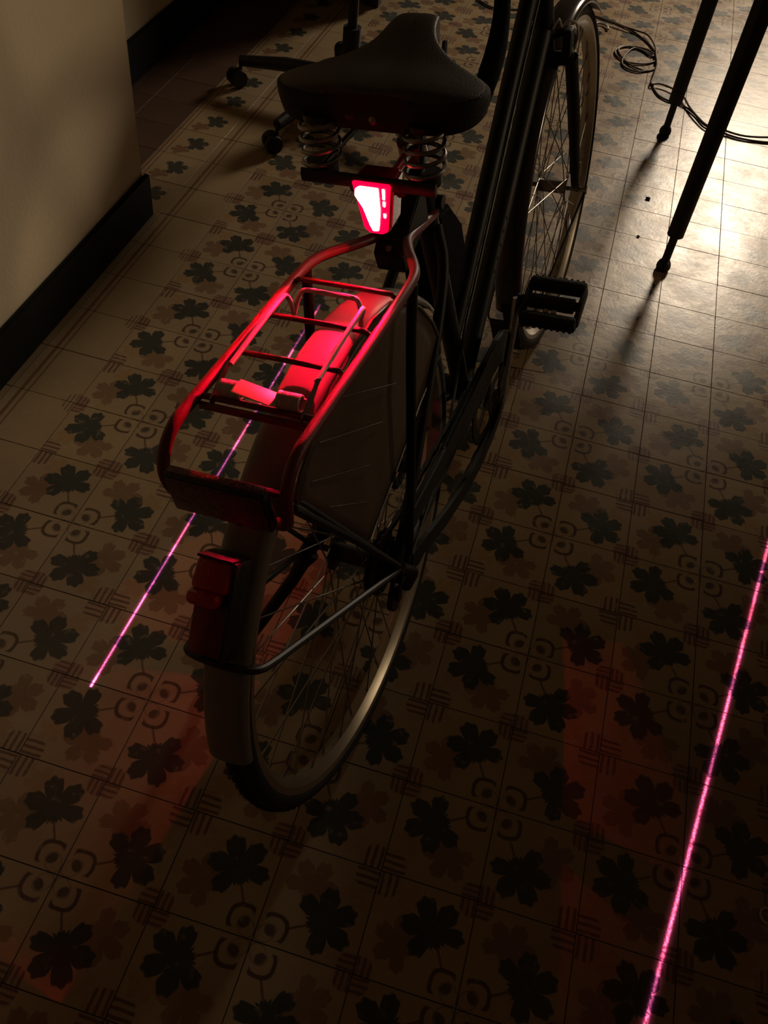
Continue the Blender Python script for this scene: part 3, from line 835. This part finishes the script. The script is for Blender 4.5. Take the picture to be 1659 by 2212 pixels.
hb = [(.56, .27, 1.03), (.64, .285, 1.045), (.75, .25, 1.05), (.83, .14, 1.035), (.85, 0, 1.03), (.83, -.14, 1.035), (.75, -.25, 1.05), (.64, -.285, 1.045), (.56, -.27, 1.03)]
tube(bm, catmull(hb, 8), .011, 12)
h = mesh_obj('handlebar', bm, M['steel'], bike)
for s in (-1, 1):
    bm = NB(); tube(bm, [(.545, s * .266, 1.028), (.60, s * .280, 1.038), (.65, s * .286, 1.046)], [.015, .0165, .015], 12); mesh_obj('grip', bm, M['rubber'], h)
# gear cable along the frame
bm = NB()
tube(bm, catmull([(.80, -.02, .98), (.845, -.025, .88), (.86, -.018, .86), (.70, -.016, .70), (.50, -.016, .50), (.43, -.016, .43), (.38, -.02, .37), (.2, -.055, .36), (.04, -.066, .33)], 5), .0022, 7)
mesh_obj('cable', bm, M['plastic'], bike)

# ------------------------------------------------------------------ padded lock hanging from the stem
def ray_pt(u, v, t):
    return C0 + (right * ((u - 829.5) / 1956.0815) + down * ((v - 1106) / 1956.0815) + fwd) * t
bm = NB()
lockP = [Vector((.555, .000, .716)), Vector((.553, .001, .728)), Vector((.560, .000, .745)), Vector((.590, .000, .760)), Vector((.630, .002, .780)), Vector((.672, .008, .806)), Vector((.715, .018, .838)), Vector((.760, .024, .89)), Vector((.79, .014, .95)), Vector((.80, .0, 1.0))]
lockR = [.008, .0125, .0150, .0160, .0150, .0128, .0118, .0110, .0105, .0100]
PP = catmull(lockP, 6); n = len(PP); RRr = []
for i in range(n):
    f = i / 6; k = min(int(f), len(lockR) - 2); t = f - k; RRr.append(lockR[k] * (1 - t) + lockR[k + 1] * t)
tube(bm, PP, RRr, 14)
mesh_obj('hanging_sleeve', bm, M['fabric'], bike)['label'] = 'black padded sleeve hanging between the saddle and the frame tubes'

# ------------------------------------------------------------------ office chair behind the bicycle
ch = empty('office_chair', 'black swivel chair with five castor legs, standing behind the bicycle saddle', 'chair', (-.02, 1.75, 0))
bm = NB(); cyl(bm, (0, 0, .055), (0, 0, .13), .036, 24); cyl(bm, (0, 0, .13), (0, 0, .24), .026, 24); cyl(bm, (0, 0, .24), (0, 0, .43), .014, 20)
mesh_obj('column', bm, M['chairblack'], ch)
bm = NB(); box(bm, (0, 0, .47), (.46, .45, .075), bev=.03, seg=4); mesh_obj('seat', bm, M['fabric'], ch)
bm = NB(); box(bm, (0, .235, .78), (.40, .055, .46), bev=.025, seg=4); mesh_obj('backrest', bm, M['fabric'], ch)
bm = NB(); tube(bm, catmull([(0, .05, .425), (0, .22, .43), (0, .285, .50), (0, .275, .66)], 4), .022, 10, flat=.5); mesh_obj('back_bar', bm, M['chairblack'], ch)
for k in range(5):
    a = math.radians(180 + 72 * k)
    dx, dy = cos(a), sin(a)
    bm = NB()
    tube(bm, [(dx * .03, dy * .03, .098), (dx * .20, dy * .20, .092), (dx * .345, dy * .345, .074)], [.024, .021, .016], 12, flat=.9)
    leg = mesh_obj('leg', bm, M['chairblack'], ch)
    bm = NB(); ca = a + (0.9, -0.6, 2.1, .3, 1.6)[k]; ux, uy = cos(ca), sin(ca)
    c = Vector((dx * .345, dy * .345, 0)); off = Vector((ux * .014, uy * .014, 0)); ax = Vector((-uy, ux, 0))
    cyl(bm, c + Vector((0, 0, .045)), c + Vector((0, 0, .075)), .0055, 10)
    for s in (-1, 1):
        q = c + off + ax * s * .014 + Vector((0, 0, .0252)); cyl(bm, q - ax * .0085, q + ax * .0085, .025, 20)
    box(bm, c + off + Vector((0, 0, .040)), (.030, .014, .026), bev=.004, rot=Matrix.Rotation(ca, 3, 'Z'))
    mesh_obj('castor', bm, M['plastic'], leg)

# ------------------------------------------------------------------ table at the right
tb = empty('work_table', 'dark table whose two black round legs stand on the lit floor at right', 'table', (1.0, 1.7, 0))
TH_ = .74
bm = NB(); box(bm, (.63, .10, TH_ + .0125), (1.35, 1.30, .025), bev=.003); mesh_obj('tabletop', bm, M['tabletop'], tb)
bm = NB()
for c, s in (((.60, .02, TH_ - .025), (1.16, .76, .05)),):
    for q, d in (((.60, -.40, TH_ - .025), (1.14, .025, .05)), ((.60, .40, TH_ - .025), (1.14, .025, .05)), ((-.025, 0, TH_ - .025), (.025, .74, .05)), ((1.20, 0, TH_ - .025), (.025, .74, .05))):
        box(bm, q, d, bev=.002)
mesh_obj('table_frame', bm, M['tableblack'], tb)
for lx, ly in ((-.0605, .355), (-.011, -.413), (1.20, .37), (1.20, -.40)):
    bm = NB(); tube(bm, [(lx, ly, .10), (lx, ly, .102), (lx, ly, TH_)], [.0175, .0210, .0235], 20)
    lg = mesh_obj('leg', bm, M['tableblack'], tb)
    bm = NB(); tube(bm, [(lx, ly, .018), (lx, ly, .105)], .0105, 14)
    tube(bm, [(lx, ly, .0002), (lx, ly, .008), (lx, ly, .016), (lx, ly, .024), (lx, ly, .028)], [.016, .0185, .0180, .0145, .0105], 18)
    mesh_obj('foot', bm, M['plastic'], lg)

# ------------------------------------------------------------------ dark cabinet at the back left
cb = empty('dark_cabinet', 'dark cabinet against the recessed wall at the top left of the room', 'cabinet', (-.40, 2.98, 0))
bm = NB(); box(bm, (0.01, 0, .56), (.50, .90, 1.04), bev=.004); mesh_obj('body', bm, M['cabinet'], cb)
for lx, ly in ((-.20, -.41), (.225, -.41), (-.20, .41), (.225, .41)):
    bm = NB(); box(bm, (lx, ly, .021), (.05, .05, .040), bev=.003); mesh_obj('leg', bm, M['cabinet'], cb)
for q in (-.225, .225):
    bm = NB(); box(bm, (.266, q, .56), (.014, .43, .98), bev=.003); d = mesh_obj('door', bm, M['cabinet'], cb)
    bm = NB(); cyl(bm, (.273, q * .12 + (-.0 if q < 0 else 0), .60), (.290, q * .12, .60), .010, 14); mesh_obj('knob', bm, M['darksteel'], d)

# ------------------------------------------------------------------ cord, ring, crumbs
def fp(u, v, z=0.004):
    d = right * ((u - 829.5) / 1956.0815) + down * ((v - 1106) / 1956.0815) + fwd
    return C0 + d * ((z - C0.z) / d.z)
# shape measured once on the floor, metres
K1 = [(1020, -12), (1063, 16), (1130, 20), (1220, 18), (1282, 34), (1324, 47), (1361, 64), (1395, 88), (1413, 110), (1408, 122), (1385, 108), (1350, 99), (1330, 108), (1332, 120), (1352, 133), (1385, 138), (1410, 134), (1418, 124), (1400, 108), (1365, 100), (1338, 104),
      (1340, 118), (1362, 140), (1395, 153), (1416, 146), (1419, 132), (1408, 118), (1370, 104), (1345, 128), (1350, 145), (1380, 155), (1412, 148), (1417, 143), (1410, 165), (1408, 180), (1420, 203), (1440, 216), (1475, 228), (1500, 246), (1522, 270), (1558, 286), (1608, 301), (1680, 308), (1760, 300)]
K2 = [(1300, 40), (1340, 55), (1375, 66), (1400, 76), (1415, 100), (1417, 118), (1419, 140), (1412, 165), (1407, 181), (1424, 181), (1450, 190), (1475, 207), (1490, 232), (1512, 258), (1530, 272), (1560, 280), (1610, 294), (1680, 296), (1760, 288)]
bm = NB()
for Kp, zz in ((K1, .0040), (K2, .0105)):
    tube(bm, catmull([fp(u, v, zz) for u, v in Kp], 5), .0033, 8)
tag(mesh_obj('power_cord', bm, M['cord']), 'thin brown cord lying in loops on the floor past the table legs', 'cord')
c = fp(1297, 60, .006)
bm = NB(); tube(bm, catmull([c + Vector((.028 * cos(k * PI / 5), .028 * sin(k * PI / 5) * 1.5, .001 * (k % 2))) for k in range(9)], 4), .0045, 8)
tag(mesh_obj('white_cable_end', bm, M['white']), 'short curl of whitish cable on the floor beside the front wheel', 'cable')
c = fp(1656, 1978, .0025)
bm = NB(); tube(bm, [c + Vector((.009 * cos(k * PI / 8), .011 * sin(k * PI / 8), 0)) for k in range(16)], .0019, 7, closed=True)
tag(mesh_obj('pale_ring', bm, M['white']), 'small pale ring lying on the tiles at the lower right edge', 'ring')
for (u, v, r, lab) in ((1400, 428, .0065, 'dark crumb on the lit tiles left of the nearer table leg'), (1379, 510, .004, 'tiny brown crumb on the tiles left of the nearer table foot')):
    bm = NB(); c = fp(u, v, r * .5)
    bmesh.ops.create_icosphere(bm, subdivisions=2, radius=r, matrix=Matrix.Translation(c) @ Matrix.Diagonal((1.2, .8, .5, 1)))
    for vtx in bm.verts: vtx.co += Vector((random.uniform(-1, 1), random.uniform(-1, 1), 0)) * r * .15
    tag(mesh_obj('crumb', bm, M['crumb']), lab, 'crumb')
